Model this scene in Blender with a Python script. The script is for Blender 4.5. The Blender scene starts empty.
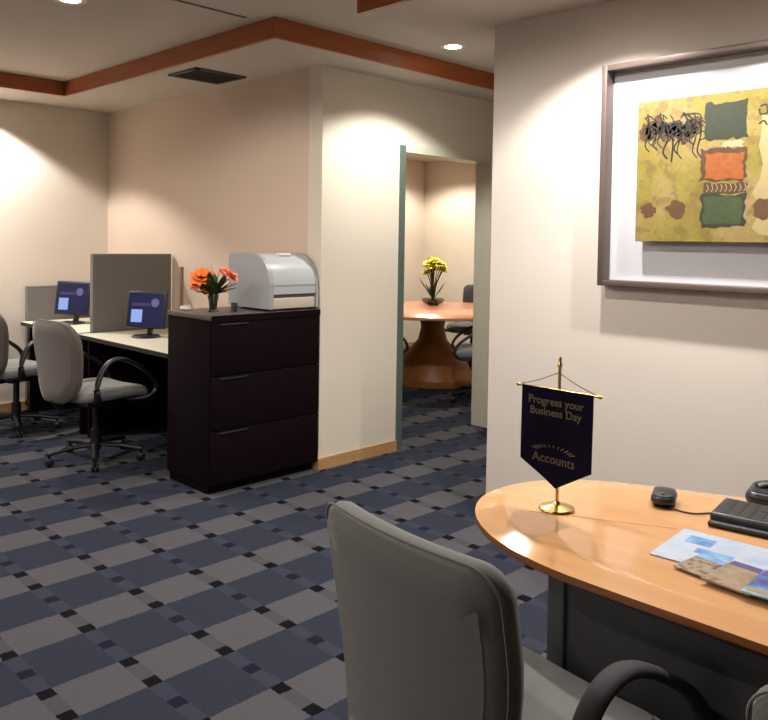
import bpy, bmesh, math, random
from mathutils import Vector, Matrix
random.seed(7)
PI = math.pi
sc = bpy.context.scene
COL = sc.collection

# ---------------------------------------------------------------- materials
def lin(r, g, b):
    f = lambda c: (c/255/12.92) if c/255 <= .04045 else ((c/255+.055)/1.055)**2.4
    return (f(r), f(g), f(b), 1)

class NT:
    """small helper to write node trees"""
    def __init__(s, name):
        s.m = bpy.data.materials.new(name); s.m.use_nodes = True
        s.t = s.m.node_tree; s.n = s.t.nodes
        s.b = s.n['Principled BSDF']
    def new(s, typ, **kw):
        nd = s.n.new(typ)
        for k, v in kw.items(): setattr(nd, k, v)
        return nd
    def link(s, a, b): s.t.links.new(a, b)
    def put(s, sock, v):
        if hasattr(v, 'is_output') or isinstance(v, bpy.types.NodeSocket): s.link(v, sock)
        else: sock.default_value = v
    def math(s, op, a, b=0.0, c=0.0):
        nd = s.new('ShaderNodeMath', operation=op)
        s.put(nd.inputs[0], a); s.put(nd.inputs[1], b); s.put(nd.inputs[2], c)
        return nd.outputs[0]
    def mix(s, fac, a, b, mode='MIX'):
        nd = s.new('ShaderNodeMix', data_type='RGBA', blend_type=mode)
        s.put(nd.inputs['Factor'], fac)
        s.put(nd.inputs[6], a); s.put(nd.inputs[7], b)
        return nd.outputs[2]
    def noise(s, scale, detail=3, vec=None, rough=.55):
        nd = s.new('ShaderNodeTexNoise')
        nd.inputs['Scale'].default_value = scale; nd.inputs['Detail'].default_value = detail
        nd.inputs['Roughness'].default_value = rough
        if vec is not None: s.link(vec, nd.inputs['Vector'])
        return nd.outputs['Fac']
    def coord(s, which='Object', scale=(1, 1, 1), rot=(0, 0, 0), loc=(0, 0, 0)):
        tc = s.new('ShaderNodeTexCoord'); mp = s.new('ShaderNodeMapping')
        mp.inputs['Scale'].default_value = scale; mp.inputs['Rotation'].default_value = rot
        mp.inputs['Location'].default_value = loc
        s.link(tc.outputs[which], mp.inputs['Vector'])
        return mp.outputs[0]
    def ramp(s, fac, stops):
        nd = s.new('ShaderNodeValToRGB'); cr = nd.color_ramp
        while len(cr.elements) < len(stops): cr.elements.new(.5)
        for e, (p, c) in zip(cr.elements, stops): e.position = p; e.color = c
        s.link(fac, nd.inputs[0]); return nd.outputs[0]
    def bump(s, h, strength=.2, dist=.01):
        nd = s.new('ShaderNodeBump'); nd.inputs['Strength'].default_value = strength
        nd.inputs['Distance'].default_value = dist
        s.link(h, nd.inputs['Height']); s.link(nd.outputs[0], s.b.inputs['Normal'])
    def set(s, **kw):
        for k, v in kw.items(): s.put(s.b.inputs[k.replace('_', ' ')], v)
        return s

def plain(name, c, rough=.5, metal=0, var=.08, scale=30, bump=0, **kw):
    n = NT(name); f = n.noise(scale, 3, n.coord())
    dark = tuple(x*(1-var) for x in c[:3])+(1,); lite = tuple(min(1, x*(1+var)) for x in c[:3])+(1,)
    n.set(Base_Color=n.mix(f, dark, lite), Roughness=rough, Metallic=metal, **kw)
    if bump: n.bump(n.noise(scale*8, 2, n.coord()), bump, .002)
    return n.m

def fabric(name, c, var=.12):
    n = NT(name); co = n.coord()
    f = n.noise(420, 2, co); g = n.noise(9, 3, co)
    a = tuple(x*(1-var) for x in c[:3])+(1,); b = tuple(x*(1+var) for x in c[:3])+(1,)
    n.set(Base_Color=n.mix(n.math('ADD', n.math('MULTIPLY', f, .6), n.math('MULTIPLY', g, .4)), a, b), Roughness=.92)
    n.b.inputs['Sheen Weight'].default_value = .25
    n.bump(f, .25, .002)
    return n.m

def wood(name, c1, c2, axis_scale=(3, 40, 40), rough=.35, coat=0):
    n = NT(name); co = n.coord(scale=axis_scale)
    f = n.noise(1.0, 5, co, .6); g = n.noise(6.0, 3, co)
    v = n.math('ADD', n.math('MULTIPLY', f, .75), n.math('MULTIPLY', g, .25))
    n.set(Base_Color=n.ramp(v, [(.3, c1), (.7, c2)]), Roughness=rough)
    n.b.inputs['Coat Weight'].default_value = coat; n.b.inputs['Coat Roughness'].default_value = .08
    return n.m

def emit(name, c, s):
    n = NT(name); n.set(Base_Color=(0, 0, 0, 1), Roughness=.3)
    n.b.inputs['Emission Color'].default_value = c; n.b.inputs['Emission Strength'].default_value = s
    return n.m

M = {}
M['wall'] = plain('wall_paint', (.70, .635, .545, 1), .85, var=.03, scale=3, bump=.05)
M['wall_pink'] = plain('wall_paint_rose', (.675, .625, .57, 1), .85, var=.03, scale=3, bump=.05)
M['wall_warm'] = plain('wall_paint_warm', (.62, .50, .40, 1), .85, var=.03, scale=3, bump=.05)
M['ceiling'] = plain('ceiling_paint', (.60, .53, .46, 1), .9, var=.03, scale=4)
M['trim_wood'] = wood('reddish_trim_wood', lin(142, 74, 34), lin(172, 94, 46), (3, 3, 40), .45)
M['tan_wood'] = wood('tan_baseboard_wood', lin(168, 128, 84), lin(196, 156, 108), (4, 4, 50), .5)
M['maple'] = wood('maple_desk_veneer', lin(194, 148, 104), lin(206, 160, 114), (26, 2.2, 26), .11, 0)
M['seam'] = plain('dark_seam', lin(150, 104, 62), 1.0)
M['seam'].node_tree.nodes['Principled BSDF'].inputs['Specular IOR Level'].default_value = 0
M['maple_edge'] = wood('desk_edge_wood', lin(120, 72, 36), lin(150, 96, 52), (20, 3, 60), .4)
M['table_wood'] = wood('meeting_table_wood', lin(204, 132, 96), lin(226, 158, 120), (3, 20, 20), .3, .3)
M['pedestal_wood'] = wood('pedestal_wood', lin(122, 72, 30), lin(158, 100, 48), (20, 20, 3), .45)
M['black_brown'] = wood('espresso_cabinet_veneer', (.0052, .0018, .0028, 1), (.0070, .0026, .0039, 1), (3, 3, 40), .7)
M['black_brown'].node_tree.nodes['Principled BSDF'].inputs['Specular IOR Level'].default_value = .08
M['cab_top'] = plain('cabinet_top_laminate', (.085, .074, .066, 1), .4, var=.06)
M['black'] = plain('black_plastic', (.007, .007, .009, 1), .45, var=.15)
M['navy_black'] = plain('dark_blue_black_plastic', (.016, .016, .024, 1), .35, var=.15)
M['arm'] = plain('arm_rubber', (.022, .020, .026, 1), .75, var=.15)
M['dark_grey'] = plain('graphite_panel', (.042, .042, .048, 1), .5, var=.06, scale=8)
M['graphite_lite'] = plain('graphite_edge', (.06, .062, .072, 1), .45, var=.06)
M['grey_fabric'] = fabric('grey_chair_fabric', (.21, .212, .20, 1))
M['grey_back'] = fabric('taupe_chair_back_fabric', (.104, .106, .103, 1))
M['seat_fabric'] = fabric('pale_grey_seat_fabric', (.33, .355, .37, 1))
M['brown_back'] = fabric('brown_grey_chair_back', (.115, .092, .080, 1))
M['dark_fabric'] = fabric('charcoal_chair_fabric', (.05, .045, .05, 1))
M['blue_fabric'] = fabric('slate_chair_fabric', (.17, .20, .22, 1))
M['partition'] = fabric('partition_fabric', (.135, .122, .112, 1))
M['partition_frame'] = plain('partition_frame', (.15, .14, .13, 1), .5)
M['cream_top'] = plain('cream_laminate', lin(214, 212, 190), .4, var=.03)
M['silver'] = plain('silver_grey_plastic', lin(176, 182, 186), .28, var=.04, scale=6, Coat_Weight=.4)
M['silver_side'] = plain('grey_plastic_side', lin(158, 162, 166), .4, var=.04, scale=6)
M['slot'] = plain('dark_slot', lin(92, 88, 82), .5)
M['ivory'] = plain('ivory_plastic', lin(196, 186, 172), .45, var=.04)
M['brass'] = plain('brass', (.62, .45, .18, 1), .22, 1, var=.08)
M['gold_thread'] = plain('gold_thread', (.12, .095, .06, 1), .55, .2)
M['bronze_thread'] = plain('bronze_thread', (.095, .07, .04, 1), .55, .2)
M['navy'] = fabric('navy_pennant_cloth', (.011, .008, .026, 1))
M['navy'].node_tree.nodes['Principled BSDF'].inputs['Sheen Weight'].default_value = 0
M['navy'].node_tree.nodes['Principled BSDF'].inputs['Specular IOR Level'].default_value = .15
M['frame_metal'] = plain('brushed_pewter', (.125, .092, .080, 1), .4, .3, var=.10, scale=20)
M['mat'] = plain('white_mat_board', (.58, .60, .66, 1), .8, var=.02)
M['white'] = plain('white_plastic', (.75, .73, .72, 1), .4)
M['door_metal'] = plain('grey_green_door_frame', (.66, .65, .54, 1), .4, .2)
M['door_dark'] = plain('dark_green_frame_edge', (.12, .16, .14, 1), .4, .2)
M['reveal'] = plain('reveal_paint', (.52, .49, .40, 1), .7)
M['orange'] = plain('orange_petal', lin(246, 124, 46), .6, var=.25, scale=60)
M['coral'] = plain('coral_petal', lin(232, 134, 104), .6, var=.2, scale=60)
M['yellow'] = plain('yellow_petal', lin(238, 232, 60), .6, var=.12, scale=60)
M['leaf'] = plain('leaf_green', lin(70, 92, 44), .6, var=.3, scale=50)
M['leaf_dark'] = plain('dark_leaf', lin(42, 58, 34), .6, var=.3, scale=50)
M['chrome'] = plain('chrome', (.7, .7, .72, 1), .15, 1)
M['vent'] = plain('vent_grey', lin(82, 80, 76), .5)
M['rod'] = plain('brown_wood_rod', lin(132, 104, 88), .5)
def glass(name, c, rough=.05):
    n = NT(name); n.set(Base_Color=c, Roughness=rough, IOR=1.45, Transmission_Weight=1.0); return n.m
M['smoke_glass'] = glass('smoky_glass', (.35, .40, .36, 1))
M['clear_glass'] = glass('clear_glass', (.88, .92, .88, 1))
M['lamp'] = emit('downlight_lens', (1, .90, .78, 1), 14)
M['screen'] = emit('screen_blue', lin(17, 24, 78), .5)
M['screen_white'] = emit('screen_pale_window', lin(146, 172, 232), .75)
M['screen_text'] = emit('screen_mauve_text', lin(84, 74, 128), .4)
M['screen_logo'] = emit('screen_logo', lin(120, 116, 170), .5)

# carpet --------------------------------------------------------------------
def carpet():
    n = NT('patterned_carpet')
    A, B, OX, OY = .1587, .2758, 1.261, 3.402
    tc = n.new('ShaderNodeTexCoord'); sx = n.new('ShaderNodeSeparateXYZ')
    n.link(tc.outputs['Object'], sx.inputs[0])
    fine = n.noise(160, 2, tc.outputs['Object'])
    wob = n.math('MULTIPLY', n.math('SUBTRACT', n.noise(45, 2, tc.outputs['Object']), .5), .012)
    X = n.math('ADD', sx.outputs[0], wob); Y = n.math('ADD', sx.outputs[1], wob)
    u = n.math('DIVIDE', n.math('SUBTRACT', X, OX), B)
    v = n.math('DIVIDE', n.math('SUBTRACT', OY, Y), A)
    au = n.math('MULTIPLY', n.math('ABSOLUTE', n.math('SUBTRACT', u, n.math('ROUND', u))), B)
    dv = n.math('MULTIPLY', n.math('ABSOLUTE', n.math('SUBTRACT', v, n.math('ROUND', v))), A)
    fm = lambda x, k: n.math('SUBTRACT', x, n.math('MULTIPLY', n.math('FLOOR', n.math('DIVIDE', x, k)), k))
    m = fm(n.math('ADD', v, .14), 3.0)
    light = n.math('LESS_THAN', m, 1.28)
    strip = n.math('LESS_THAN', au, .027)
    dot = n.math('MULTIPLY', n.math('LESS_THAN', au, .025), n.math('LESS_THAN', dv, .027))
    isblue = n.math('GREATER_THAN', fm(n.math('ADD', v, .5), 3.0), 2.0)
    tile = n.mix(light, (.032, .038, .060, 1), (.096, .094, .108, 1))
    st = n.mix(strip, tile, n.mix(light, (.044, .049, .075, 1), (.076, .076, .096, 1)))
    dcol = n.mix(isblue, (.006, .0055, .008, 1), (.012, .014, .034, 1))
    c = n.mix(dot, st, dcol)
    c = n.mix(n.math('MULTIPLY', fine, .45), c, (0, 0, 0, 1))
    n.set(Base_Color=c, Roughness=.95)
    n.b.inputs['Specular IOR Level'].default_value = .08
    n.bump(fine, .4, .004)
    return n.m
M['carpet'] = carpet()

# abstract painting ground -----------------------------------------------------
def painting():
    n = NT('abstract_painting'); co = n.coord()
    a = n.noise(5.5, 5, co, .65); b = n.noise(14, 4, n.coord(loc=(3, 1, 2)), .6); d = n.noise(60, 3, co)
    base = n.ramp(a, [(.30, lin(117, 94, 50)), (.45, lin(134, 122, 39)), (.58, lin(148, 130, 73)), (.72, lin(160, 133, 101))])
    c = n.mix(n.math('MULTIPLY', n.math('GREATER_THAN', b, .56), .55), base, lin(107, 82, 43))
    c = n.mix(n.math('MULTIPLY', d, .6), c, lin(94, 79, 33))
    n.set(Base_Color=c, Roughness=.6); n.bump(b, .3, .004)
    return n.m
M['art'] = painting()
M['art_dkgreen'] = plain('art_dark_green', lin(33, 41, 25), .6, var=.45, scale=45)
M['art_green'] = plain('art_green', lin(52, 66, 35), .6, var=.45, scale=45)
M['art_orange'] = plain('art_orange', lin(138, 74, 20), .6, var=.45, scale=45)
M['art_ochre'] = plain('art_ochre', lin(73, 48, 21), .6, var=.45, scale=45)
M['art_dark'] = plain('art_dark_marks', lin(23, 19, 11), .6, var=.3, scale=30)
M['art_pale'] = plain('art_pale_patch', lin(155, 140, 98), .6, var=.12, scale=20)
M['art_cream'] = plain('art_cream_marks', lin(156, 144, 112), .6, var=.1, scale=20)
M['art_rust'] = plain('art_rust_blot', lin(86, 56, 32), .6, var=.3, scale=40)

# brochure papers ----------------------------------------------------------
def paper(name, stops, scale=9, seed=0):
    n = NT(name); f = n.noise(scale, 3, n.coord(loc=(seed, seed*2, 0)), .5)
    n.set(Base_Color=n.ramp(f, stops), Roughness=.25); n.b.inputs['Coat Weight'].default_value = .3
    return n.m
M['paper_white'] = paper('pale_blue_brochure', [(.3, lin(164, 184, 214)), (.55, lin(186, 198, 214)), (.75, lin(144, 170, 208))])
M['paper_photo'] = paper('photo_brochure', [(.3, lin(66, 52, 52)), (.42, lin(128, 104, 92)), (.55, lin(164, 148, 126)), (.7, lin(88, 80, 104))], 40, 3)
M['paper_blue'] = paper('blue_brochure', [(.3, lin(60, 60, 130)), (.5, lin(96, 140, 204)), (.65, lin(150, 190, 210)), (.8, lin(210, 220, 220))], 12, 7)
M['paper_plum'] = paper('plum_print', [(.3, lin(70, 58, 120)), (.7, lin(98, 84, 150))], 12, 2)
M['paper_sand'] = paper('sand_print', [(.3, lin(130, 112, 96)), (.7, lin(178, 160, 130))], 16, 5)
M['paper_sky'] = paper('sky_print', [(.3, lin(84, 128, 200)), (.7, lin(140, 186, 216))], 16, 4)

# ---------------------------------------------------------------- mesh helpers
def finish(name, bm, mat, parent=None, smooth=None, loc=None, rotz=None):
    bmesh.ops.recalc_face_normals(bm, faces=bm.faces)
    me = bpy.data.meshes.new(name); bm.to_mesh(me); bm.free()
    for m in (mat if isinstance(mat, (list, tuple)) else [mat]): me.materials.append(M[m] if isinstance(m, str) else m)
    if smooth is not None:
        for p in me.polygons: p.use_smooth = True
        me.set_sharp_from_angle(angle=math.radians(smooth))
    o = bpy.data.objects.new(name, me); COL.objects.link(o)
    if parent is not None: o.parent = parent
    if loc is not None: o.location = loc
    if rotz is not None: o.rotation_euler = (0, 0, rotz)
    return o

def tag(o, label=None, cat=None, group=None, kind=None):
    if label: o['label'] = label
    if cat: o['category'] = cat
    if group: o['group'] = group
    if kind: o['kind'] = kind
    return o

def thing(name, label, cat, loc=(0, 0, 0), rotz=0, group=None):
    o = bpy.data.objects.new(name, None); COL.objects.link(o)
    o.empty_display_size = .1; o.location = loc; o.rotation_euler = (0, 0, rotz)
    return tag(o, label, cat, group)

def copy_tree(o, parent=None):
    c = o.copy(); COL.objects.link(c)
    if parent is not None: c.parent = parent
    for ch in list(o.children): copy_tree(ch, c)
    return c

def B(): return bmesh.new()

def box(bm, x0, x1, y0, y1, z0, z1, mi=0, bev=0):
    r = bmesh.ops.create_cube(bm, size=1)
    vs = r['verts']
    for v in vs:
        v.co = Vector((x0+(v.co.x+.5)*(x1-x0), y0+(v.co.y+.5)*(y1-y0), z0+(v.co.z+.5)*(z1-z0)))
    fs = set(f for v in vs for f in v.link_faces)
    for f in fs: f.material_index = mi
    if bev:
        es = list(set(e for v in vs for e in v.link_edges))
        rr = bmesh.ops.bevel(bm, geom=es, offset=bev, segments=3, profile=.5, affect='EDGES')
        for f in rr['faces']: f.material_index = mi
    return bm

def xform(bm, M4, start=0):
    bm.verts.ensure_lookup_table()
    for v in bm.verts[start:]: v.co = M4 @ v.co

def lathe(bm, prof, seg=32, c=(0, 0, 0), mi=0):
    rings = []
    for r, z in prof:
        if r < 1e-5: rings.append([bm.verts.new((c[0], c[1], c[2]+z))])
        else: rings.append([bm.verts.new((c[0]+r*math.cos(2*PI*k/seg), c[1]+r*math.sin(2*PI*k/seg), c[2]+z)) for k in range(seg)])
    for a, b in zip(rings, rings[1:]):
        for k in range(seg):
            k2 = (k+1) % seg
            if len(a) == 1 and len(b) == 1: continue
            if len(a) == 1: f = bm.faces.new((a[0], b[k2], b[k]))
            elif len(b) == 1: f = bm.faces.new((a[k], a[k2], b[0]))
            else: f = bm.faces.new((a[k], a[k2], b[k2], b[k]))
            f.material_index = mi
    return bm

def smooth_pts(pts, n=8, closed=False):
    P = [Vector(p) for p in pts]; out = []
    N = len(P)
    for i in range(N if closed else N-1):
        if closed: p0, p1, p2, p3 = P[i-1], P[i], P[(i+1) % N], P[(i+2) % N]
        else: p0, p1, p2, p3 = P[max(i-1, 0)], P[i], P[i+1], P[min(i+2, N-1)]
        for k in range(n):
            t = k/n
            out.append(.5*((2*p1)+(-p0+p2)*t+(2*p0-5*p1+4*p2-p3)*t*t+(-p0+3*p1-3*p2+p3)*t**3))
    if not closed: out.append(P[-1])
    return out

def tube(bm, pts, r, seg=10, flat=None, up=(0, 0, 1), mi=0):
    """sweep an ellipse (r sideways, flat along up-ish normal) along pts"""
    rr = r if isinstance(r, (list, tuple)) else [r]*len(pts)
    U = Vector(up); rings = []
    for i, p in enumerate(pts):
        t = (pts[min(i+1, len(pts)-1)]-pts[max(i-1, 0)]).normalized()
        s = t.cross(U)
        if s.length < 1e-3: s = t.cross(Vector((1, .3, 0)))
        s.normalize(); n = s.cross(t).normalized()
        a = rr[i]; b = a if flat is None else flat
        rings.append([bm.verts.new(p+s*(a*math.cos(2*PI*k/seg))+n*(b*math.sin(2*PI*k/seg))) for k in range(seg)])
    for A, C in zip(rings, rings[1:]):
        for k in range(seg):
            f = bm.faces.new((A[k], A[(k+1) % seg], C[(k+1) % seg], C[k])); f.material_index = mi
    for R in (rings[0], rings[-1]):
        f = bm.faces.new(R); f.material_index = mi
    return bm

def stick(bm, a, b, r, seg=10, mi=0): return tube(bm, [Vector(a), Vector(b)], r, seg, mi=mi)

def outline_rr(hw, hh, R, taper=0, n=8):
    """rounded rectangle; taper narrows the bottom"""
    R = max(min(R, hw-1e-4, hh-1e-4), 1e-4); pts = []
    for cx, cy, a0 in ((hw-R, hh-R, 0), (-hw+R, hh-R, 90), (-hw+R, -hh+R, 180), (hw-R, -hh+R, 270)):
        for k in range(n+1):
            a = math.radians(a0+90*k/n); pts.append((cx+R*math.cos(a), cy+R*math.sin(a)))
    # subdivide the straight runs so the pad can bend
    out = []
    for i, p in enumerate(pts):
        q = pts[(i+1) % len(pts)]; L = math.hypot(q[0]-p[0], q[1]-p[1]); m = max(1, int(L/.05))
        for k in range(m): out.append((p[0]+(q[0]-p[0])*k/m, p[1]+(q[1]-p[1])*k/m))
    return out

def pillow(bm, hw, hh, R, th, er, deform, crown=0, mi_back=0, mi_front=0, mi_side=0):
    """padded slab with a rounded rim; outline plane (a,b), thickness c"""
    base = outline_rr(hw, hh, R)
    rings = []; kinds = []
    def ring(inset, c, kind):
        fx = (hw-inset)/hw; fy = (hh-inset)/hh
        rings.append([bm.verts.new(deform(a*fx, b*fy, c)) for a, b in base]); kinds.append(kind)
    for s in (.12, .3, .5, .7, .86): 
        rings.append([bm.verts.new(deform(a*s, b*s, -th/2-crown*(1-s*s))) for a, b in base]); kinds.append('b')
    for k in range(7):
        t = math.radians(-90+30*k)
        if er*2 < th and k == 3: ring(0, 0, 's'); continue
        ring(er*(1-math.cos(t)), (th/2-er)*(1 if t > 0 else -1 if t < 0 else 0)+er*math.sin(t), 's')
    for s in (.86, .7, .5, .3, .12):
        rings.append([bm.verts.new(deform(a*s, b*s, th/2+crown*(1-s*s))) for a, b in base]); kinds.append('f')
    N = len(base); mid = {'b': mi_back, 's': mi_side, 'f': mi_front}
    for (A, ka), (C, kb) in zip(zip(rings, kinds), list(zip(rings, kinds))[1:]):
        for k in range(N):
            f = bm.faces.new((A[k], A[(k+1) % N], C[(k+1) % N], C[k])); f.material_index = mid[ka if ka != 's' else kb]
    f = bm.faces.new(rings[0]); f.material_index = mi_back
    f = bm.faces.new(rings[-1]); f.material_index = mi_front
    return bm

def prism(bm, pts, z0, z1, mi=0):
    lo = [bm.verts.new((x, y, z0)) for x, y in pts]; hi = [bm.verts.new((x, y, z1)) for x, y in pts]
    n = len(pts)
    bm.faces.new(lo).material_index = mi; bm.faces.new(hi).material_index = mi
    for k in range(n): bm.faces.new((lo[k], lo[(k+1) % n], hi[(k+1) % n], hi[k])).material_index = mi
    return bm

def struct(name, bm, mat, label=None, **kw):
    return tag(finish(name, bm, mat, **kw), label, None, None, 'structure')

# ---------------------------------------------------------------- room shell
LOW, HIGH = 2.5, 2.6
XW = 3.18           # plane of the picture wall and of the wall behind the workstations
YD = 3.735          # door wall
YL = 6.60           # far left wall
X0, Y0 = -3.5, -3.0
XR, YR = 7.95, 7.20 # meeting room far corner

struct('floor', box(B(), X0-.1, XR+.1, Y0-.1, YR+.1, -.05, 0), 'carpet', 'navy and taupe patterned carpet over the whole office floor')
struct('wall_left', box(B(), X0, XW, YL, YL+.1, 0, HIGH+.06), 'wall', 'cream end wall behind the workstations')
struct('wall_center', box(B(), XW, XW+.12, YD+.13, YL+.1, 0, HIGH+.06), 'wall_warm', 'beige wall beside the printer cabinet and partition')
bm = B()
DX0, DX1, DZ = 3.865, 4.915, 2.08
box(bm, XW, DX0, YD, YD+.13, 0, HIGH+.06); box(bm, DX1, XR, YD, YD+.13, 0, HIGH+.06); box(bm, DX0, DX1, YD, YD+.13, DZ, HIGH+.06)
struct('wall_corridor', bm, 'wall', 'cream corridor wall with the doorway')
bm = B()
box(bm, XW, XW+.12, Y0, 2.43, 0, HIGH+.06); box(bm, XW+.12, XR, 2.31, 2.43, 0, HIGH+.06)
struct('wall_right', bm, 'wall_pink', 'pale rose wall carrying the framed painting')
struct('wall_rear', box(B(), X0-.1, XW, Y0-.1, Y0, 0, HIGH+.06), 'wall')
struct('wall_side', box(B(), X0-.1, X0, Y0, YL+.1, 0, HIGH+.06), 'wall')
bm = B(); box(bm, XR, XR+.1, 2.31, YR+.1, 0, HIGH+.06); box(bm, XW+.12, XR, YR, YR+.1, 0, HIGH+.06)
struct('wall_back', bm, 'wall', 'warm cream wall of the meeting room')

bm = B()
box(bm, X0, XW, Y0, YL, HIGH, HIGH+.06); box(bm, XW, XR, 2.43, YD, HIGH, HIGH+.06)        # raised ceiling
box(bm, XW+.12, XR, YD+.13, YR, LOW, LOW+.06)                                                # meeting room
TX, TY, CY0, CY1 = 2.57, 6.03, 2.756, 3.415
box(bm, X0, XW, TY, YL, LOW, HIGH)
box(bm, TX, XW, CY1, TY, LOW, HIGH)
box(bm, XW, XR, CY1, YD, LOW, HIGH)
box(bm, TX, XW, Y0, CY0, LOW, HIGH)
box(bm, XW, XR, 2.43, CY0, LOW, HIGH)
box(bm, X0, -3.0, Y0, TY, LOW, HIGH)
box(bm, -3.0, TX, Y0, -2.5, LOW, HIGH)
struct('ceiling', bm, 'ceiling', 'plaster ceiling with a raised centre')

bm = B(); t = .022; zb = LOW-.008
box(bm, -3.0, TX, TY-t, TY, zb, HIGH)
box(bm, TX-t, TX, CY1-t, TY, zb, HIGH)
box(bm, TX, XR, CY1-t, CY1, zb, HIGH)
box(bm, TX-t, TX, -2.5, CY0, zb, HIGH)
struct('trim_1', bm, 'trim_wood', 'reddish wood trim along the step in the ceiling')
struct('baseboard_corridor', box(box(B(), XW-.012, DX0, YD-.014, YD, 0, .072), DX1, XR, YD-.014, YD, 0, .072), 'tan_wood', 'tan wooden baseboard beside the doorway')
struct('baseboard_left', box(B(), X0, XW, YL-.014, YL, 0, .085), 'tan_wood')
struct('baseboard_center', box(B(), XW-.014, XW, YD, YL, 0, .085), 'tan_wood')
struct('baseboard_right', box(B(), XW-.014, XW, Y0, 2.43, 0, .072), 'tan_wood')
struct('baseboard_back', box(box(B(), XW+.12, XR, YR-.014, YR, 0, .085), XR-.014, XR, YD+.13, YR, 0, .085), 'tan_wood')

# door frame: slim metal lining with reveals
bm = B()
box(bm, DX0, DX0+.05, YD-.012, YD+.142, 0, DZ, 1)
box(bm, DX1-.05, DX1, YD-.012, YD+.142, 0, DZ, 0)
box(bm, DX0+.05, DX1-.05, YD-.012, YD+.142, DZ-.045, DZ, 0)
struct('door_1', bm, ['door_metal', 'door_dark'], 'slim grey green metal frame of the open doorway')

# ---------------------------------------------------------------- lamps
def lamp_data(name, watts, half, blend, r=.045, col=(1, .90, .80)):
    d = bpy.data.lights.new(name, 'SPOT'); d.energy = watts; d.color = col
    d.spot_size = math.radians(half*2); d.spot_blend = blend; d.shadow_soft_size = r
    return d
WARM = (1, .90, .80)
def downlight(x, y, z, watts, half, blend, label, col=WARM, r=.045, proto=[None]):
    if proto[0] is None:
        th = thing('ceiling_downlight', label, 'light', (x, y, z), 0, 'recessed downlights')
        finish('rim', lathe(B(), [(.058, -.001), (.075, -.004), (.082, 0), (.082, .003), (.058, .003)], 32), 'white', th, 40)
        finish('lens', lathe(B(), [(0, -.0015), (.040, -.0015), (.058, .001), (0, .0025)], 32), 'lamp', th, 40)
        proto[0] = th
    else:
        th = copy_tree(proto[0]); th.location = (x, y, z); th['label'] = label
    lo = bpy.data.objects.new('downlight_bulb', lamp_data('downlight_bulb', watts, half, blend, r, col))
    COL.objects.link(lo); lo.location = (x, y, z-.012)
    return th
downlight(3.67, 3.117, HIGH, 95, 65, .35, 'lit ceiling downlight in front of the doorway wall', (1, .97, .88))
downlight(1.69, 3.925, HIGH, 50, 82, .3, 'lit ceiling downlight at the top left of the picture')
for x, y in ((1.69, 1.9), (-.2, 3.9), (-.2, 1.9), (-2, 3.9), (-2, 1.5)):
    downlight(x, y, HIGH, 60, 84, .3, 'one of the ceiling downlights outside the picture')
downlight(2.74, 1.70, LOW, 84, 63, .42, 'ceiling downlight above the left end of the framed painting', (1, .94, .87), .03)
downlight(2.74, .85, LOW, 84, 63, .42, 'ceiling downlight above the right end of the framed painting', (1, .94, .87), .03)
downlight(2.05, 6.30, LOW, 118, 62, .25, 'ceiling downlight over the far left wall', (1, .92, .87))
downlight(.7, 6.30, LOW, 118, 62, .25, 'second ceiling downlight along the far left wall', (1, .92, .87))
downlight(6.1, 5.4, LOW, 120, 70, .4, 'ceiling downlight over the meeting table', (1, .90, .76))
downlight(7.2, 6.5, LOW, 100, 70, .4, 'ceiling downlight near the meeting room corner', (1, .88, .74))

# ceiling vent + slot
v = thing('ceiling_vent', 'dark grey louvred vent in the lowered ceiling above the printer', 'vent', (2.875, 4.55, LOW))
bm = B()
box(bm, -.19, .19, -.17, -.145, -.012, 0); box(bm, -.19, .19, .145, .17, -.012, 0); box(bm, -.19, -.165, -.17, .17, -.012, 0); box(bm, .165, .19, -.17, .17, -.012, 0)
finish('frame', bm, 'vent', v)
bm = B()
for k in range(9):
    i0 = len(bm.verts); y = -.13+k*.0325
    box(bm, -.165, .165, -.014, .014, -.0015, .0015)
    xform(bm, Matrix.Translation((0, y, -.008)) @ Matrix.Rotation(.6, 4, 'X'), i0)
finish('louvres', bm, 'vent', v)
tag(finish('ceiling_slot_vent', box(B(), 1.3, 2.46, 3.515, 3.535, HIGH-.004, HIGH-.0005), 'vent'), 'thin dark air slot in the raised ceiling left of the trim corner', 'vent')

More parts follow.
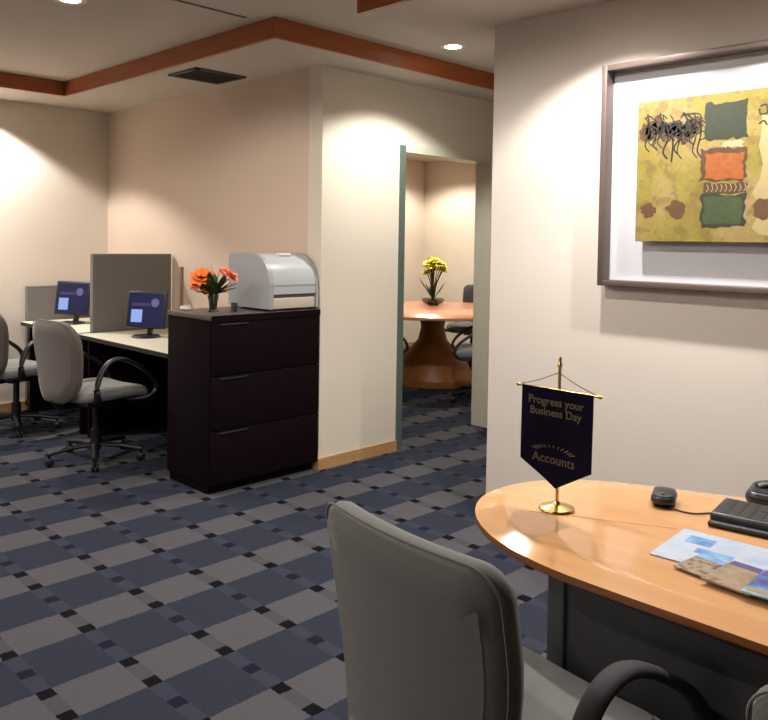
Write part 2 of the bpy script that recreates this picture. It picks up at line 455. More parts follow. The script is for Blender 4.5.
# ---------------------------------------------------------------- chairs
def make_chair(label, group, back_mats=('grey_back', 'grey_fabric'), seat_mat='seat_fabric', loc=(0, 0, 0), rotz=0, R=.055, arm='arm'):
    t = thing('office_chair', label, 'chair', loc, rotz, group)
    # backrest (faces +X)
    def dback(a, b, c):
        y = a*(1-.20*max(0, (.06-b))/.31)
        z = .668+b
        x = -.275-.155*b*.55 + c - .025*(1-(a/.22)**2) + .02*math.cos(b*6)
        return (x, y, z)
    bk = finish('backrest', pillow(B(), .236, .25, R, .072, .033, dback, .006, 0, 1, 0), [back_mats[0], back_mats[1]], t, 60)
    pts = []
    for a, b in outline_rr(.2355, .2495, R): pts.append(Vector(dback(a, b, -.022)))
    pts.append(pts[0]); finish('piping', tube(B(), pts, .0022, 6, up=(1, 0, 0)), back_mats[0], bk, 60)
    # seat
    def dseat(a, b, c):
        x = .015+b; y = a*(1-.06*max(0, -b)/.25)
        z = .443+c-.035*max(0, (b-.12)/.13)**2+.012*(a/.24)**2
        return (x, y, z)
    finish('seat', pillow(B(), .235, .245, .07, .075, .034, dseat, .006), seat_mat, t, 60)
    finish('seat_shell', box(box(B(), -.19, .19, -.19, .19, .392, .412, 0, .008), -.1, .1, -.07, .07, .355, .394, 0, .008), 'black', t, 40)
    finish('back_support', tube(B(), smooth_pts([(-.06, 0, .385), (-.24, 0, .385), (-.27, 0, .41), (-.28, 0, .46), (-.275, 0, .50)], 6), .03, 10, .010, up=(0, 1, 0)), 'black', t, 60)
    # loop arms
    for s in (-1, 1):
        y = .262*s
        pts = smooth_pts([(.10, .17*s, .40), (.20, .235*s, .405), (.268, y, .455), (.245, y, .525), (.175, y, .588), (.060, y, .655), (-.02, y, .677), (-.09, y, .655), (-.14, y, .59), (-.165, y, .51), (-.15, .25*s, .43), (-.10, .17*s, .40)], 8)
        finish('armrest', tube(B(), pts, .024, 12, .013, up=(0, 0, 1)), arm, t, 60)
    # gas column, star base, casters
    finish('gas_column', lathe(B(), [(0, .07), (.033, .07), (.033, .20), (.022, .205), (.022, .36), (0, .36)], 20), 'black', t, 40)
    for k in range(5):
        a = 2*PI*k/5+.35
        d = Vector((math.cos(a), math.sin(a), 0))
        lg = finish('leg', tube(B(), [d*.02+Vector((0, 0, .105)), d*.15+Vector((0, 0, .097)), d*.295+Vector((0, 0, .075))], [.030, .024, .018], 8, .016), 'black', t, 60)
        c = d*.285
        bm = B(); pd = Vector((-d.y, d.x, 0))
        for sgn in (-1, 1):
            i0 = len(bm.verts)
            lathe(bm, [(0, -.009), (.018, -.009), (.025, -.004), (.025, .004), (.018, .009), (0, .009)], 16)
            xform(bm, Matrix.Translation(c+pd*.014*sgn+Vector((0, 0, .0255))) @ Matrix.Rotation(a, 4, 'Z') @ Matrix.Rotation(PI/2, 4, 'X'), i0)
        stick(bm, c+Vector((0, 0, .025)), c+Vector((0, 0, .078)), .008)
        finish('caster', bm, 'black', lg, 40)
    return t

near = make_chair('grey upholstered visitor chair with its back to the viewer at the curved desk', 'grey visitor chairs', loc=(1.318, .926, 0), rotz=math.radians(-6))
def place(src, loc, deg, label, group):
    c = copy_tree(src); c.location = loc; c.rotation_euler = (0, 0, math.radians(deg)); c['label'] = label; c['group'] = group
    return c
place(near, (1.30, .135, 0), 4, 'grey visitor chair barely showing at the bottom right corner of the picture', 'grey visitor chairs')
wk = make_chair('grey swivel chair pulled up to the workstation nearer the cabinet', 'workstation chairs', ('brown_back', 'grey_fabric'), 'grey_fabric', (2.27, 4.86, 0), math.radians(8), .13, 'black')
place(wk, (2.20, 6.02, 0), 18, 'grey swivel chair cut by the left picture edge at the far workstation', 'workstation chairs')

# ---------------------------------------------------------------- workstations
def workstation(y0, y1, label):
    t = thing('workstation_desk', label, 'desk', (2.42, y0, 0), 0, 'workstation desks')
    L = y1-y0; W = XW-.016-2.42
    finish('desk_top', box(B(), 0, W, 0, L, .712, .74, 0, .004), 'cream_top', t, 40)
    finish('edge_band', box(B(), -.004, .0, 0, L, .710, .738), 'black', t)
    finish('leg_panel', box(B(), .06, W-.02, .012, .034, 0, .712), 'black_brown', t)
    finish('leg_panel', box(B(), .06, W-.02, L-.034, L-.012, 0, .712), 'black_brown', t)
    finish('modesty_panel', box(B(), W-.08, W-.055, .034, L-.034, .08, .712), 'black_brown', t)
    return t
workstation(4.215, 5.455, 'cream topped desk with dark panels between cabinet and tall partition')
workstation(5.545, 6.52, 'cream topped desk beyond the tall grey partition')

def partition(x0, x1, y0, y1, z1, label):
    t = thing('desk_partition', label, 'partition', ((x0+x1)/2, (y0+y1)/2, 0), 0, 'grey fabric desk partitions')
    hx, hy = (x1-x0)/2, (y1-y0)/2
    finish('panel', box(B(), -hx+.014, hx-.014, -hy, hy, .10, z1-.014, 0, .006), 'partition', t, 40)
    bm = B(); e = hy*.92
    box(bm, -hx, hx, -e, e, z1-.016, z1, 0, .004); box(bm, -hx, -hx+.016, -e, e, .02, z1-.016, 0, .003); box(bm, hx-.016, hx, -e, e, .02, z1-.016, 0, .003)
    box(bm, -hx, hx, -e, e, .05, .10, 0, .003)
    finish('frame', bm, 'partition_frame', t, 40)
    for s in (-1, 1): finish('foot', box(B(), s*(hx-.03)-.02, s*(hx-.03)+.02, -hy-.0, hy, 0, .05, 0, .004), 'black', t, 40)
    return t
partition(2.53, 3.155, 5.475, 5.525, 1.305, 'tall grey fabric partition between the two workstations')
partition(2.47, 3.155, 6.53, 6.572, 1.02, 'low grey fabric partition at the end wall behind the far monitor')

def make_monitor(label, loc, rotz):
    t = thing('computer_monitor', label, 'monitor', loc, rotz, 'flat screen monitors')   # screen faces +X
    finish('base', lathe(B(), [(0, 0), (.105, 0), (.11, .006), (.10, .014), (.03, .02), (0, .02)], 28), 'navy_black', t, 40)
    finish('stand', tube(B(), smooth_pts([(-.05, 0, .014), (-.07, 0, .07), (-.055, 0, .15), (-.03, 0, .19)], 5), .032, 10, .014, up=(0, 1, 0)), 'navy_black', t, 50)
    R = Matrix.Translation((0, 0, .215)) @ Matrix.Rotation(math.radians(-9), 4, 'Y')
    bm = B(); box(bm, -.035, .0, -.168, .168, -.145, .145, 0, .010); i0 = 0
    box(bm, -.06, -.03, -.10, .10, -.09, .09, 0, .012)
    xform(bm, R); hs = finish('housing', bm, 'navy_black', t, 40)
    bm = B(); box(bm, .0, .0015, -.153, .153, -.125, .128); xform(bm, R); s = finish('screen', bm, 'screen', t)
    # screen looks: +Y is the viewer's right... (seen from +X, right = -Y... so mirror)
    bm = B(); box(bm, .0015, .0022, -.125, -.03, -.10, .0); xform(bm, R); finish('screen_window', bm, 'screen_white', s)
    bm = B(); box(bm, .0015, .0022, -.125, .035, .028, .052); xform(bm, R); finish('screen_text', bm, 'screen_text', s)
    bm = B(); lathe(bm, [(0, 0), (.034, 0), (.034, .0008), (0, .0008)], 24)
    xform(bm, R @ Matrix.Translation((.0014, .075, .055)) @ Matrix.Rotation(PI/2, 4, 'Y')); finish('screen_logo', bm, 'screen_logo', s)
    return t
mA = make_monitor('blue lit monitor on the desk beside the dark cabinet', (2.70, 5.02, .741), math.radians(212))
mA.scale = (.88, .88, .88); mB = copy_tree(mA); mB.scale = (.93, .93, .93); mB.location = (2.67, 6.15, .741); mB.rotation_euler = (0, 0, math.radians(208)); mB['label'] = 'blue lit monitor beyond the tall partition on the far desk'

# ---------------------------------------------------------------- file cabinet
cab = thing('file_cabinet', 'black brown three drawer cabinet holding the silver printer and orange flowers', 'cabinet', (2.79, 3.97, 0))
CX0, CX1, CYF, CYB = 2.40-2.79, 3.174-2.79, 3.728-3.97, 4.20-3.97
bm = B(); box(bm, CX0+.012, CX1-.012, CYF+.05, CYB-.01, 0, .05); box(bm, CX0, CX1, CYF+.020, CYB, .05, .975, 0, .003)
finish('body', bm, 'black_brown', cab, 40)
finish('top', box(B(), CX0-.004, CX1, CYF, CYB, .975, 1.003, 0, .003), 'cab_top', cab, 40)
finish('top_edge', box(B(), CX0-.006, CX1, CYF-.003, CYF, .965, 1.003), 'black_brown', cab)
zs = [.055, .36, .665, .968]
for k in range(3):
    d = finish('drawer', box(B(), CX0+.004, CX1-.004, CYF, CYF+.020, zs[k]+.003, zs[k+1]-.003, 0, .003), 'black_brown', cab, 40)
    finish('drawer_pull', box(B(), CX0+.05, CX0+.24, CYF-.006, CYF, zs[k+1]-.022, zs[k+1]-.012, 0, .002), 'black', d, 40)

# printer with a rounded roll cover
pt = thing('desktop_printer', 'silver printer with a rounded roll cover on the cabinet against the corner', 'printer', (2.985, 3.98, 1.003))
PX0, PX1 = 2.80-2.985, 3.173-2.985
YF, YB = 3.752-3.98, 4.165-3.98
def profile(inset=0):
    p = [(YB-inset, .045), (YB-inset, .30)]
    for k in range(0, 4): a = PI/2*k/3; p.append((YB-inset-.035+.035*math.cos(a), .30+.035*math.sin(a)-inset*0))
    p.append((YF+.17, .337))
    for k in range(1, 11): a = PI/2*k/10; p.append((YF+.17-.17*math.sin(a)+inset, .337-.20*(1-math.cos(a))))
    p += [(YF+inset, .10)]
    return p
def extrude_yz(bm, prof, x0, x1, mi=0):
    A = [bm.verts.new((x0, y, z)) for y, z in prof]; C = [bm.verts.new((x1, y, z)) for y, z in prof]
    n = len(prof)
    bm.faces.new(A).material_index = mi; bm.faces.new(C).material_index = mi
    for k in range(n): bm.faces.new((A[k], A[(k+1) % n], C[(k+1) % n], C[k])).material_index = mi
    return bm
cv = finish('roll_cover', extrude_yz(B(), profile(), PX0+.03, PX1-.018), 'silver', pt, 35)
for xx in (PX0+.03, PX1-.018):
    pass
def outer(p, g=.005): return [(y+(g if y > 0 else -g), z+(g if z > .2 else 0) if z > .101 else .014) for y, z in p]
finish('side_panel', extrude_yz(B(), outer(profile()), PX0, PX0+.03), 'silver_side', pt, 35)
finish('side_panel', extrude_yz(B(), outer(profile()), PX1-.018, PX1), 'silver_side', pt, 35)
bm = B(); box(bm, PX0+.006, PX1-.004, YF+.006, YB-.004, .012, .078, 0, .006); finish('base_tray', bm, 'ivory', pt, 40)
finish('paper_slot', box(B(), PX0+.02, PX1-.01, YF+.012, YB-.01, .078, .102), 'slot', pt)
bm = B()
finish('handle', box(B(), -.03, .06, YF+.105, YF+.155, .325, .342, 0, .006), 'white', pt, 40)
finish('seam_strip', box(B(), PX0+.032, PX1-.02, YF-.0015, YF+.004, .150, .158), 'silver_side', pt)
for sx in (PX0+.10, PX1-.09):
    for yy in (YF+.05, YB-.05): finish('foot', lathe(B(), [(0, 0), (.035, 0), (.03, .013), (0, .014)], 16, (sx, yy, 0)), 'black', pt, 40)

# flowers
def petal_bloom(bm, c, r, n, rng, mi=0, up=(0, 0, 1), layers=3):
    U = Vector(up).normalized(); T = U.orthogonal().normalized(); W = U.cross(T)
    for L in range(layers):
        tilt = .25+.42*L
        for k in range(n):
            a = 2*PI*(k+.5*L)/n+rng.random()*.3
            d = T*math.cos(a)+W*math.sin(a); s = U.cross(d)
            rl = r*(1-.12*L)*(.85+.3*rng.random())
            ax = d*math.cos(tilt)+U*math.sin(tilt)
            nn = ax.cross(s)
            pts = [(0, .10), (.35, .42), (.7, .46), (1, .12)]
            row = []
            for q, w in pts:
                cc = Vector(c)+ax*rl*q+nn*(-.18*rl*q*q)
                row.append((bm.verts.new(cc-s*w*rl), bm.verts.new(cc+nn*rl*.06), bm.verts.new(cc+s*w*rl)))
            for A, C in zip(row, row[1:]):
                for e in (0, 1): bm.faces.new((A[e], A[e+1], C[e+1], C[e])).material_index = mi
    return bm
def leaf(bm, a, b, w, sag=.02, mi=0):
    a, b = Vector(a), Vector(b); d = b-a; s = d.cross(Vector((0, 0, 1)))
    if s.length < 1e-4: s = Vector((1, 0, 0))
    s.normalize(); row = []
    for q, k in ((0, .15), (.3, .8), (.6, 1), (.85, .55), (1, .05)):
        c = a+d*q+Vector((0, 0, -sag*q*q)); row.append((bm.verts.new(c-s*w*k), bm.verts.new(c+Vector((0, 0, -.15*w))), bm.verts.new(c+s*w*k)))
    for A, C in zip(row, row[1:]):
        for e in (0, 1): bm.faces.new((A[e], A[e+1], C[e+1], C[e])).material_index = mi

# image-right in the world is (+X,-Y)
IR = Vector((.7071, -.7071, 0)); IA = Vector((.7071, .7071, 0))
fl = thing('flower_vase', 'orange lily and coral rose arrangement in a small glass vase on the cabinet', 'flowers', (2.535, 3.93, 1.003))
finish('vase', lathe(B(), [(0, 0), (.026, 0), (.030, .004), (.022, .02), (.026, .06), (.034, .10), (.031, .10), (.023, .06), (.019, .022), (0, .012)], 24), 'smoke_glass', fl, 40)
rng = random.Random(4)
heads = [(-.06, .195, .07, 'orange', 6, (-.35, -.5, .8)), (-.035, .15, .062, 'orange', 6, (-.3, -.7, .4)), (-.095, .165, .055, 'coral', 6, (-.7, -.1, .5)),
         (.10, .205, .052, 'coral', 7, (.3, -.5, .7)), (.065, .225, .045, 'coral', 7, (.1, -.5, .8)), (-.015, .225, .025, 'coral', 6, (.0, -.5, .8))]
for lx, z, r, m_, n_, up in heads:
    p = IR*lx+IA*rng.uniform(-.03, .02)+Vector((0, 0, z))
    finish('stem', tube(B(), smooth_pts([(rng.uniform(-.01, .01), rng.uniform(-.01, .01), .02), tuple(p*.35+Vector((0, 0, .06))), tuple(p)], 5), .003, 6), 'leaf', fl, 60)
    finish('blossom', petal_bloom(B(), p, r, n_, rng, 0, up), m_, fl, 60)
for k in range(46):
    a = rng.random()*2*PI; el = rng.uniform(.35, 1.25)
    d = Vector((math.cos(a)*math.cos(el), math.sin(a)*math.cos(el), math.sin(el)))
    bm = B(); st = Vector((0, 0, .095))+d*.015
    leaf(bm, st, st+d*rng.uniform(.08, .17), rng.uniform(.018, .032), rng.uniform(.0, .03))
    finish('leaf', bm, rng.choice(['leaf', 'leaf_dark', 'leaf_dark']), fl, 60)
for lx, h in ((-.005, .28), (.02, .265), (.035, .24)):
    bm = B(); leaf(bm, (0, 0, .10), IR*lx*2+Vector((0, 0, h)), .012, 0); finish('leaf', bm, 'leaf', fl, 60)
tag(finish('drinking_glass', lathe(B(), [(0, 0), (.018, 0), (.021, .055), (.0195, .055), (.0165, .004), (0, .004)], 20, (2.632, 3.86, 1.003)), 'smoke_glass', smooth=40), 'small dark glass tumbler on the cabinet between vase and printer', 'glass')
w = thing('small_white_object', 'small white rounded object on the left edge of the cabinet top', 'desk accessory', (2.47, 4.12, 1.003), math.radians(-40))  # unidentified small white thing; its form and button are guessed
finish('body', pillow(B(), .034, .018, .016, .026, .012, lambda a, b, c: (a, b, .013+c), .003), 'white', w, 60)
finish('button', lathe(B(), [(0, 0), (.008, 0), (.007, .004), (0, .005)], 14, (.012, 0, .0285)), 'ivory', w, 50)
r_ = thing('letter_holder', 'thin brown upright holder on the desk between partition and flowers', 'holder', (2.99, 5.05, .741))
bm = B(); lathe(bm, [(0, 0), (.05, 0), (.05, .01), (.012, .018), (.012, .0181), (0, .0182)], 20); finish('base', bm, 'rod', r_, 40)
finish('post', box(B(), -.012, .012, -.012, .012, .015, .48, 0, .003), 'rod', r_, 40)

# ---------------------------------------------------------------- meeting room
mt = thing('meeting_table', 'round salmon wood meeting table seen through the doorway', 'table', (6.14, 5.42, 0))
finish('table_top', lathe(B(), [(0, .705), (.96, .705), (1.0, .715), (1.0, .735), (.992, .74), (0, .74)], 72), 'table_wood', mt, 40)
finish('pedestal', lathe(B(), [(0, .04), (.43, .04), (.41, .10), (.35, .20), (.24, .32), (.15, .42), (.12, .55), (.14, .66), (.28, .70), (.28, .705), (0, .705)], 40), 'pedestal_wood', mt, 40)
finish('base', lathe(B(), [(0, 0), (.50, 0), (.50, .025), (.46, .045), (0, .045)], 40), 'pedestal_wood', mt, 40)

v2 = thing('flower_vase', 'yellow flowers with dark stems in a low glass dish on the meeting table', 'flowers', (6.43, 5.68, .741))
finish('dish', lathe(B(), [(0, 0), (.05, 0), (.11, .03), (.125, .075), (.120, .075), (.104, .034), (.045, .008), (0, .008)], 32), 'smoke_glass', v2, 40)
finish('foam_block', lathe(B(), [(0, 0), (.05, 0), (.05, .05), (0, .055)], 20, (0, 0, .01)), 'leaf_dark', v2, 40)
for k in range(15):
    a = 2*PI*k/15+rng.random()*.4; rr = .11*math.sqrt((k+.5)/15); h = .40+rng.uniform(-.05, .12)-rr*.3
    tip = Vector((rr*math.cos(a), rr*math.sin(a), h))
    finish('stem', tube(B(), smooth_pts([(.012*math.cos(a), .012*math.sin(a), .05), tuple(Vector((tip.x*.35, tip.y*.35, h*.6))), tuple(tip)], 5), .005, 6), 'leaf_dark', v2, 60)
    finish('blossom', petal_bloom(B(), tip, .062, 7, rng, 0, (tip.x, tip.y, .25)), 'yellow', v2, 60)
for k in range(10):
    a = rng.random()*2*PI; d = Vector((math.cos(a)*.16, math.sin(a)*.16, .30))
    bm = B(); leaf(bm, (0, 0, .06), d*rng.uniform(.7, 1.05), .014, .01); finish('leaf', bm, 'leaf', v2, 60)

mc = make_chair('dark meeting chair mostly hidden by the left door jamb', 'meeting room chairs', ('dark_fabric', 'dark_fabric'), 'blue_fabric', (5.19, 5.30, 0), math.radians(-38))
place(mc, (5.68, 4.40, 0), 132, 'dark meeting chair turned sideways at the near right of the round table', 'meeting room chairs')
place(mc, (7.24, 5.78, 0), 196, 'slate backed meeting chair behind the right of the round table', 'meeting room chairs')
place(mc, (6.12, 6.46, 0), -86, 'dark meeting chair behind the left of the round table', 'meeting room chairs')

# ---------------------------------------------------------------- curved desk
def crown_top(bm, pts, z, th, roll=.06, drop=.006):
    """flat top whose rim rolls gently down, then a thin edge"""
    P = [Vector((x, y, 0)) for x, y in pts]; n = len(P)
    N = []
    for i in range(n):
        t = (P[(i+1) % n]-P[i-1]).normalized(); N.append(Vector((t.y, -t.x, 0)))
    area = sum(P[i].x*P[(i+1) % n].y-P[(i+1) % n].x*P[i].y for i in range(n))
    if area < 0: N = [-v for v in N]
    def ring(ins, zz): return [bm.verts.new((P[i].x-N[i].x*ins, P[i].y-N[i].y*ins, zz)) for i in range(n)]
    rings = []
    for ins in (.085, .079, .073, .066, .060, .045, .030, .015, .004, 0):
        q = max(0, min(1, (.085-ins)/.025)); d = .171*(.0125*q*q + max(0, .060-ins)); rings.append(ring(ins, z-d))
    drop = .171*.0725
    bm.faces.new(rings[0])
    for A, C in zip(rings, rings[1:]):
        for k in range(n): bm.faces.new((A[k], A[(k+1) % n], C[(k+1) % n], C[k]))
    e0 = rings[-1]; prev = e0
    for ins, zz, mi in ((.0, z-drop-.004, 1), (.0, z-th+.004, 1), (.004, z-th, 1)):
        R = ring(ins, zz)
        for k in range(n): bm.faces.new((prev[k], prev[(k+1) % n], R[(k+1) % n], R[k])).material_index = mi
        prev = R
    bm.faces.new(prev).material_index = 1
    return bm
DT = .74
curve = [(1.455, -.55), (1.455, .0), (1.455, .5), (1.453, .80), (1.458, .93), (1.478, 1.035), (1.522, 1.150), (1.605, 1.258), (1.715, 1.330), (1.83, 1.350), (1.955, 1.325), (2.065, 1.250), (2.15, 1.12), (2.225, .95), (2.295, .77), (2.37, .45), (2.42, .0), (2.43, -.55)]
sm = [(p.x, p.y) for p in smooth_pts([(x, y, 0) for x, y in curve], 6)]
dk = thing('curved_desk', 'maple topped desk with a rounded end and dark grey front panel', 'desk', (1.9, .4, 0))
off = Matrix.Translation((-1.9, -.4, 0))
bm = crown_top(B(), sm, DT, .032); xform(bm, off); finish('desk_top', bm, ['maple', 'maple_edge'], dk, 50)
bm = box(B(), 1.565, 1.585, -.5, .96, .02, .708); xform(bm, off); finish('front_panel', bm, 'dark_grey', dk, 40)
bm = box(B(), 1.553, 1.598, .96, 1.005, 0, .708, 0, .006); xform(bm, off); finish('corner_post', bm, 'graphite_lite', dk, 40)
bm = box(B(), 1.598, 2.05, .97, .995, .02, .708); xform(bm, off); finish('end_panel', bm, 'dark_grey', dk, 40)
bm = tube(B(), [Vector((x, y, DT+.0002)) for x, y in ((1.70, 1.16), (1.755, 1.05), (1.86, .84))], .0013, 4, .0004); xform(bm, off); finish('seam', bm, 'seam', dk)

# pennant on a brass stand
fx, fy = 1.765, 1.118
fs = thing('table_pennant', 'navy pointed pennant with gold lettering on a brass stand on the curved desk', 'pennant', (fx, fy, DT))
st = finish('stand_base', lathe(B(), [(0, 0), (.044, 0), (.046, .003), (.044, .007), (.030, .010), (.012, .014), (.007, .022), (0, .022)], 40), 'brass', fs, 40)
finish('pole', lathe(B(), [(0, .015), (.0046, .015), (.0042, .37), (.0065, .372), (.0065, .380), (.004, .384), (.005, .392), (.0025, .398), (0, .399)], 16), 'brass', fs, 40)
bm = B(); stick(bm, (-.008, -.122, .312), (-.008, .124, .312), .0035)
for s in (-1, 1): lathe(bm, [(0, -.006), (.005, -.003), (.005, .003), (0, .006)], 10, (-.008, .123*s, .312))
finish('crossbar', bm, 'brass', fs, 50)
for s in (-1, 1): finish('cord', tube(B(), smooth_pts([(-.007, .112*s, .315), (-.006, .055*s, .333), (-.004, .003*s, .356)], 6), .0013, 6), 'gold_thread', fs, 60)
# cloth: 5-sided, small ripple; hangs from the bar in the plane x = -.012 facing -X (the viewer)
def ripple(y, z): return -.0125+.004*math.sin(y*26+z*9)*(1-(z-.05)/.27)
bm = B(); NY = 24; NZ = 20; ztop = .314; verts = {}
def zbot(y): return .118-.062*(1-abs(y)/.107)
for i in range(NY+1):
    y = -.107+.214*i/NY
    for j in range(NZ+1):
        z = ztop+(zbot(y)-ztop)*j/NZ
        verts[i, j] = bm.verts.new((ripple(y, z), y, z))
for i in range(NY):
    for j in range(NZ): bm.faces.new((verts[i, j], verts[i+1, j], verts[i+1, j+1], verts[i, j+1]))
g = bmesh.ops.solidify(bm, geom=bm.faces[:], thickness=.0022)
ban = finish('banner', bm, 'navy', fs, 50)
def text(name, body, size, y, z, mat, parent):
    cu = bpy.data.curves.new(name, 'FONT'); cu.body = body; cu.size = size; cu.align_x = 'CENTER'; cu.align_y = 'CENTER'
    cu.extrude = .0006; cu.resolution_u = 3; cu.offset = .0004
    tmp = bpy.data.objects.new(name+'_tmp', cu); COL.objects.link(tmp)
    dg = bpy.context.evaluated_depsgraph_get(); dg.update()
    me = bpy.data.meshes.new_from_object(tmp.evaluated_get(dg))
    bpy.data.objects.remove(tmp); bpy.data.curves.remove(cu)
    # text x -> -Y (viewer's right), text y -> Z, text z -> -X
    R = Matrix(((0, 0, -1, 0), (-1, 0, 0, 0), (0, 1, 0, 0), (0, 0, 0, 1)))
    for v in me.vertices:
        c = R @ v.co; c = Vector((0, c.y+y, c.z+z)); d = v.co.z
        v.co = Vector((ripple(c.y, c.z)-.0022-d-.0003, c.y, c.z))
    me.materials.clear(); me.materials.append(M[mat])
    o = bpy.data.objects.new(name, me); COL.objects.link(o); o.parent = parent
    return o
text('lettering', 'Progress your', .029, .002, .280, 'gold_thread', ban)
text('lettering', 'Business Day', .029, .002, .252, 'gold_thread', ban)
text('lettering', 'Accounts', .034, .005, .130, 'bronze_thread', ban)
bm = B()
for k in range(11):
    a = PI*(.14+.72*k/10); 
    p = [Vector((ripple(.072*math.cos(a)*q, .135)-.0034, .005+.072*math.cos(a)*q, .144+.024*math.sin(a)*q)) for q in (.72, 1.0)]
    tube(bm, p, .0016, 5)
finish('arc_emblem', bm, 'bronze_thread', ban)

# mouse and cable
ms = thing('computer_mouse', 'black rounded computer mouse on the curved desk behind the brochures', 'mouse', (2.02, .949, DT), math.radians(200))
def dm(a, b, c): return (a, b, max(.001, .018+c*(1-.25*(a/.055)**2)))
finish('body', pillow(B(), .055, .032, .031, .030, .014, dm, .004), 'navy_black', ms, 60)
finish('scroll_wheel', lathe(B(), [(0, -.003), (.007, -.003), (.007, .003), (0, .003)], 14, (0, 0, 0)), 'black', ms, 40)
sw = ms.children[-1]; sw.rotation_euler = (PI/2, 0, 0); sw.location = (.03, 0, .031)
cb = [(1.985, .918, DT+.006), (1.985, .89, DT+.003), (1.992, .855, DT+.003), (2.02, .833, DT+.003), (2.04, .822, DT+.003)]
inv = Matrix.Translation((2.02, .949, DT)) @ Matrix.Rotation(math.radians(200), 4, 'Z')
bm = tube(B(), smooth_pts(cb, 6), .0022, 8); xform(bm, inv.inverted()); finish('cable', bm, 'arm', ms, 60)

# keyboard (thick black slab), and telephone behind it
kb = thing('computer_keyboard', 'thick black keyboard at the right edge of the curved desk', 'keyboard', (2.045, .60, DT), math.radians(8))
bm = B(); box(bm, -.065, .085, -.21, .21, .001, .032, 0, .008); finish('body', bm, 'navy_black', kb, 40)
bm = B(); box(bm, -.085, -.060, -.21, .21, .001, .015, 0, .006); finish('palm_rest', bm, 'black', kb, 40)
bm = B()
for i in range(5):
    for j in range(15): box(bm, -.055+i*.026, -.055+i*.026+.024, -.198+j*.0265, -.198+j*.0265+.0245, .0305, .0330, 0, .0006)
finish('keys', bm, 'black', kb, 40)
ph = thing('desk_telephone', 'black rounded device behind the keyboard cut by the right picture edge', 'telephone', (2.25, .70, DT), math.radians(10))
def dp(a, b, c): return (a, b, max(.001, .022+c+.0))
finish('body', pillow(B(), .075, .11, .03, .036, .015, dp, .004), 'navy_black', ph, 60)
hs = finish('handset', tube(B(), smooth_pts([(-.01, .085, .040), (0, .06, .048), (.005, 0, .044), (0, -.06, .048), (-.01, -.09, .040)], 6), .022, 12, .011), 'black', ph, 60)

# brochures
def sheet(name, label, cx, cy, w, h, deg, z, th, mat, group='brochures fanned on the desk'):
    t = thing(name, label, 'brochure', (cx, cy, z), math.radians(deg), group)
    finish('cover', box(B(), -w/2, w/2, -h/2, h/2, 0, th, 0, min(.0008, th/3)), mat, t)
    return t
def printed(t, x0, x1, y0, y1, z, mat): finish('printed_panel', box(B(), x0, x1, y0, y1, z, z+.0004), mat, t)
z = DT+.0008
s1 = sheet('brochure', 'large pale blue brochure lying under the others on the maple desk', 1.775, .668, .21, .30, 4, z, .003, 'paper_white')
printed(s1, .02, .07, .06, .12, .003, 'paper_sky'); printed(s1, -.03, .0, .0, .08, .003, 'paper_sky')
z += .0036
s2 = sheet('brochure', 'brown photo printed brochure nearest the desk edge', 1.672, .682, .11, .10, -8, z, .004, 'paper_photo')
printed(s2, .03, .055, -.04, .05, .004, 'paper_sky')
z += .0046
s3 = sheet('brochure', 'sand and plum brochure in the middle of the fanned stack', 1.660, .612, .14, .10, -4, z, .004, 'paper_sand')
printed(s3, .045, .070, -.05, .045, .004, 'paper_plum'); printed(s3, -.07, -.045, -.05, .05, .004, 'paper_photo')
z += .0046
s4 = sheet('brochure', 'sky blue picture brochure at the right edge of the fanned stack', 1.655, .535, .14, .10, 2, z, .004, 'paper_blue')
printed(s4, .035, .062, -.045, .045, .004, 'paper_plum'); printed(s4, -.062, -.04, -.045, .045, .004, 'paper_sand')

# ---------------------------------------------------------------- framed painting
FY0, FY1, FZ0, FZ1, FD = .52, 1.795, 1.250, 2.205, .068
cy, cz = (FY0+FY1)/2, (FZ0+FZ1)/2
PS = .032          # sideways seat of the canvas in its frame
pf = thing('framed_painting', 'large shadow box frame with a yellow green abstract painting on the rose wall', 'picture', (XW, cy, cz))
hy, hz = (FY1-FY0)/2, (FZ1-FZ0)/2; fw = .026
bm = B()
box(bm, -FD, 0, hy-fw, hy, -hz, hz, 0, .003); box(bm, -FD, 0, -hy, -hy+fw, -hz, hz, 0, .003)
box(bm, -FD, 0, -hy+fw, hy-fw, hz-fw, hz, 0, .003); box(bm, -FD, 0, -hy+fw, hy-fw, -hz, -hz+fw, 0, .003)
finish('frame', bm, 'frame_metal', pf, 40)
finish('mat_board', box(B(), -.006, -.001, -hy+fw, hy-fw, -hz+fw, hz-fw), 'mat', pf)
# canvas and its painted marks: one mesh
AY1, AY0, AZ0, AZ1 = 1.656, .715, 1.445, 2.028
ax = -.061
bm = B(); box(bm, ax, -.036, AY0-PS-cy, AY1-PS-cy, AZ0-cz, AZ1-cz, 0, .002)
def patch(y0, y1, z0, z1, mi, lift=.0008, wob=.006, seed=0):
    rg = random.Random(seed); pts = []
    per = [(y0, z0), (y1, z0), (y1, z1), (y0, z1)]
    for i in range(4):
        (a, b), (c, d) = per[i], per[(i+1) % 4]
        for k in range(8):
            q = k/8; pts.append((a+(c-a)*q+rg.uniform(-wob, wob), b+(d-b)*q+rg.uniform(-wob, wob)))
    vs = [bm.verts.new((ax-lift, y-PS-cy, z-cz)) for y, z in pts]
    lo = [bm.verts.new((ax+.0005, y-PS-cy, z-cz)) for y, z in pts]
    bm.faces.new(vs).material_index = mi
    for k in range(len(vs)): bm.faces.new((vs[k], vs[(k+1) % len(vs)], lo[(k+1) % len(lo)], lo[k])).material_index = mi
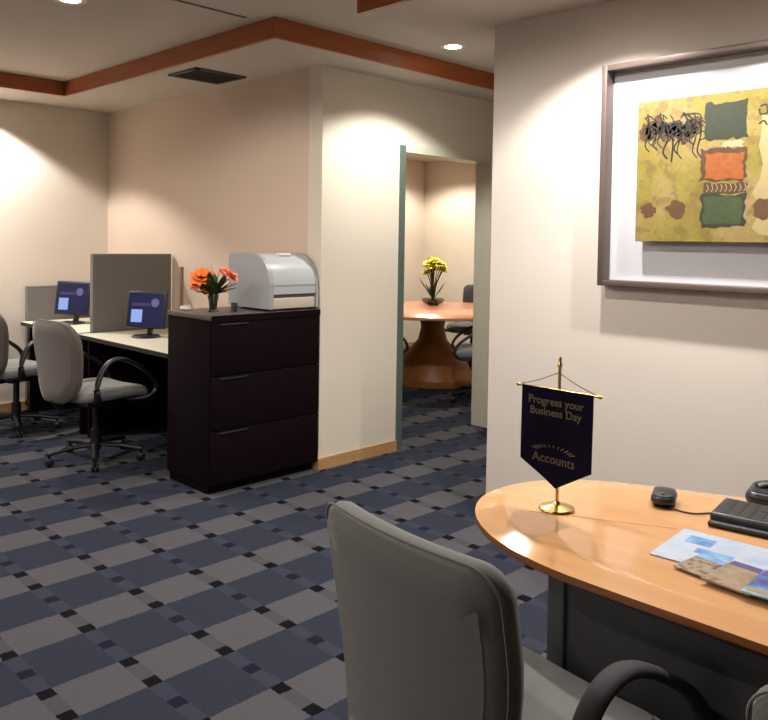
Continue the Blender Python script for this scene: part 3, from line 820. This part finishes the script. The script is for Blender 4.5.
def blot(y, z, ry, rz, mi, lift=.001, seed=0):
    rg = random.Random(seed); vs = []; n = 22
    for k in range(n):
        a = 2*PI*k/n; q = .8+.35*rg.random(); vs.append(bm.verts.new((ax-lift, y-PS-cy+ry*q*math.cos(a), z-cz+rz*q*math.sin(a))))
    bm.faces.new(vs).material_index = mi
def stroke(pts, r, mi):
    P = smooth_pts([(ax-.0008, y-PS-cy, z-cz) for y, z in pts], 5)
    tube(bm, P, r*.62, 6, .0005, up=(1, 0, 0), mi=mi)
mats = ['art', 'art_dkgreen', 'art_green', 'art_orange', 'art_ochre', 'art_dark', 'art_pale', 'art_cream', 'art_rust']
patch(.72, 1.165, 1.46, 1.93, 6, .0005, .02, 1)                       # pale right area
patch(1.205, 1.385, 1.685, 1.81, 4, .0007, .008, 2)
patch(1.205, 1.368, 1.848, 1.99, 1, .0010, .008, 3)
patch(1.218, 1.362, 1.692, 1.792, 3, .0014, .006, 4)
patch(1.205, 1.37, 1.636, 1.676, 4, .0009, .006, 9)
patch(1.207, 1.378, 1.505, 1.632, 1, .0010, .007, 5)
patch(1.218, 1.366, 1.515, 1.622, 2, .0014, .006, 6)
patch(1.22, 1.30, 1.815, 1.838, 7, .0012, .005, 7)
blot(1.600, 1.575, .035, .030, 8, seed=1); blot(1.480, 1.577, .042, .036, 8, seed=2); blot(1.135, 1.575, .045, .042, 8, seed=3); blot(.92, 1.57, .05, .04, 8, seed=4)
blot(1.480, 1.577, .016, .014, 8, .0015, seed=6); blot(1.13, 1.575, .018, .016, 8, .0015, seed=8)
rg = random.Random(11)
for k in range(9): blot(1.62-k*.027, 1.90+rg.uniform(-.03, .03), .028, .04, 4, .0004, 40+k)
y = 1.625
while y > 1.39:                                                       # column of calligraphic strokes
    zt = 1.945+rg.uniform(-.02, .03); L = rg.uniform(.07, .16)
    stroke([(y, zt), (y-.012+rg.uniform(-.01, .01), zt-L*.4), (y+.008, zt-L*.8), (y-.012, zt-L)], rg.uniform(.003, .006), 5)
    if rg.random() < .7: stroke([(y+.012, zt-.02), (y-.008, zt-.008), (y-.03, zt-.025)], .004, 5)
    if rg.random() < .5: stroke([(y+.01, zt-.06), (y-.015, zt-.05), (y-.022, zt-.075), (y, zt-.085)], .003, 5)
    y -= rg.uniform(.012, .020)
stroke([(1.505, 1.90), (1.50, 1.83), (1.505, 1.77)], .006, 5)
for kk in range(3):
    c0 = 1.405+.02*kk; stroke([(c0+.02, 1.96), (c0-.015, 1.95), (c0-.01, 1.90), (c0+.02, 1.89), (c0+.022, 1.93)], .004, 5)
for kk in range(9):
    c0 = 1.20+kk*.018; stroke([(c0+.012, 1.672), (c0+.006, 1.656), (c0+.014, 1.642)], .0022, 7)
y = 1.15
while y > .76:
    zt = 1.94+rg.uniform(-.01, .02)
    stroke([(y+.012, zt), (y-.01, zt+.005), (y-.014, zt-.025), (y+.01, zt-.028), (y+.014, zt-.008)], .0045, 5)
    stroke([(y+.015, zt-.065), (y-.003, zt-.055), (y-.015, zt-.072)], .005, 5)
    y -= rg.uniform(.04, .06)
finish('canvas', bm, mats, pf)

# ---------------------------------------------------------------- world, camera
w = bpy.data.worlds.new('World'); sc.world = w; w.use_nodes = True
w.node_tree.nodes['Background'].inputs[0].default_value = (1, .9, .8, 1)
w.node_tree.nodes['Background'].inputs[1].default_value = .02

f_, p_, r_, y_, cx_, cy_ = 792.64, .031988, .015498, PI/4, 384.43, 266.29
fwd = Vector((math.cos(p_)*math.cos(y_), math.cos(p_)*math.sin(y_), -math.sin(p_)))
rt = Vector((math.sin(y_), -math.cos(y_), 0)); up = rt.cross(fwd)
rt2 = rt*math.cos(r_)+up*math.sin(r_); up2 = -rt*math.sin(r_)+up*math.cos(r_)
cam = bpy.data.cameras.new('camera'); co = bpy.data.objects.new('camera', cam); COL.objects.link(co)
mt4 = Matrix((rt2, up2, -fwd)).transposed().to_4x4(); mt4.translation = (0, 0, 1.43)
co.matrix_world = mt4
cam.sensor_fit = 'HORIZONTAL'; cam.sensor_width = 36; cam.lens = f_/768*36
cam.shift_x = (384-cx_)/768; cam.shift_y = -(360-cy_)/768; cam.clip_start = .02
sc.camera = co
sc.view_settings.view_transform = 'Standard'; sc.view_settings.look = 'None'
sc.view_settings.gamma = 1; sc.view_settings.use_curve_mapping = False
sc.view_settings.exposure = 0.46
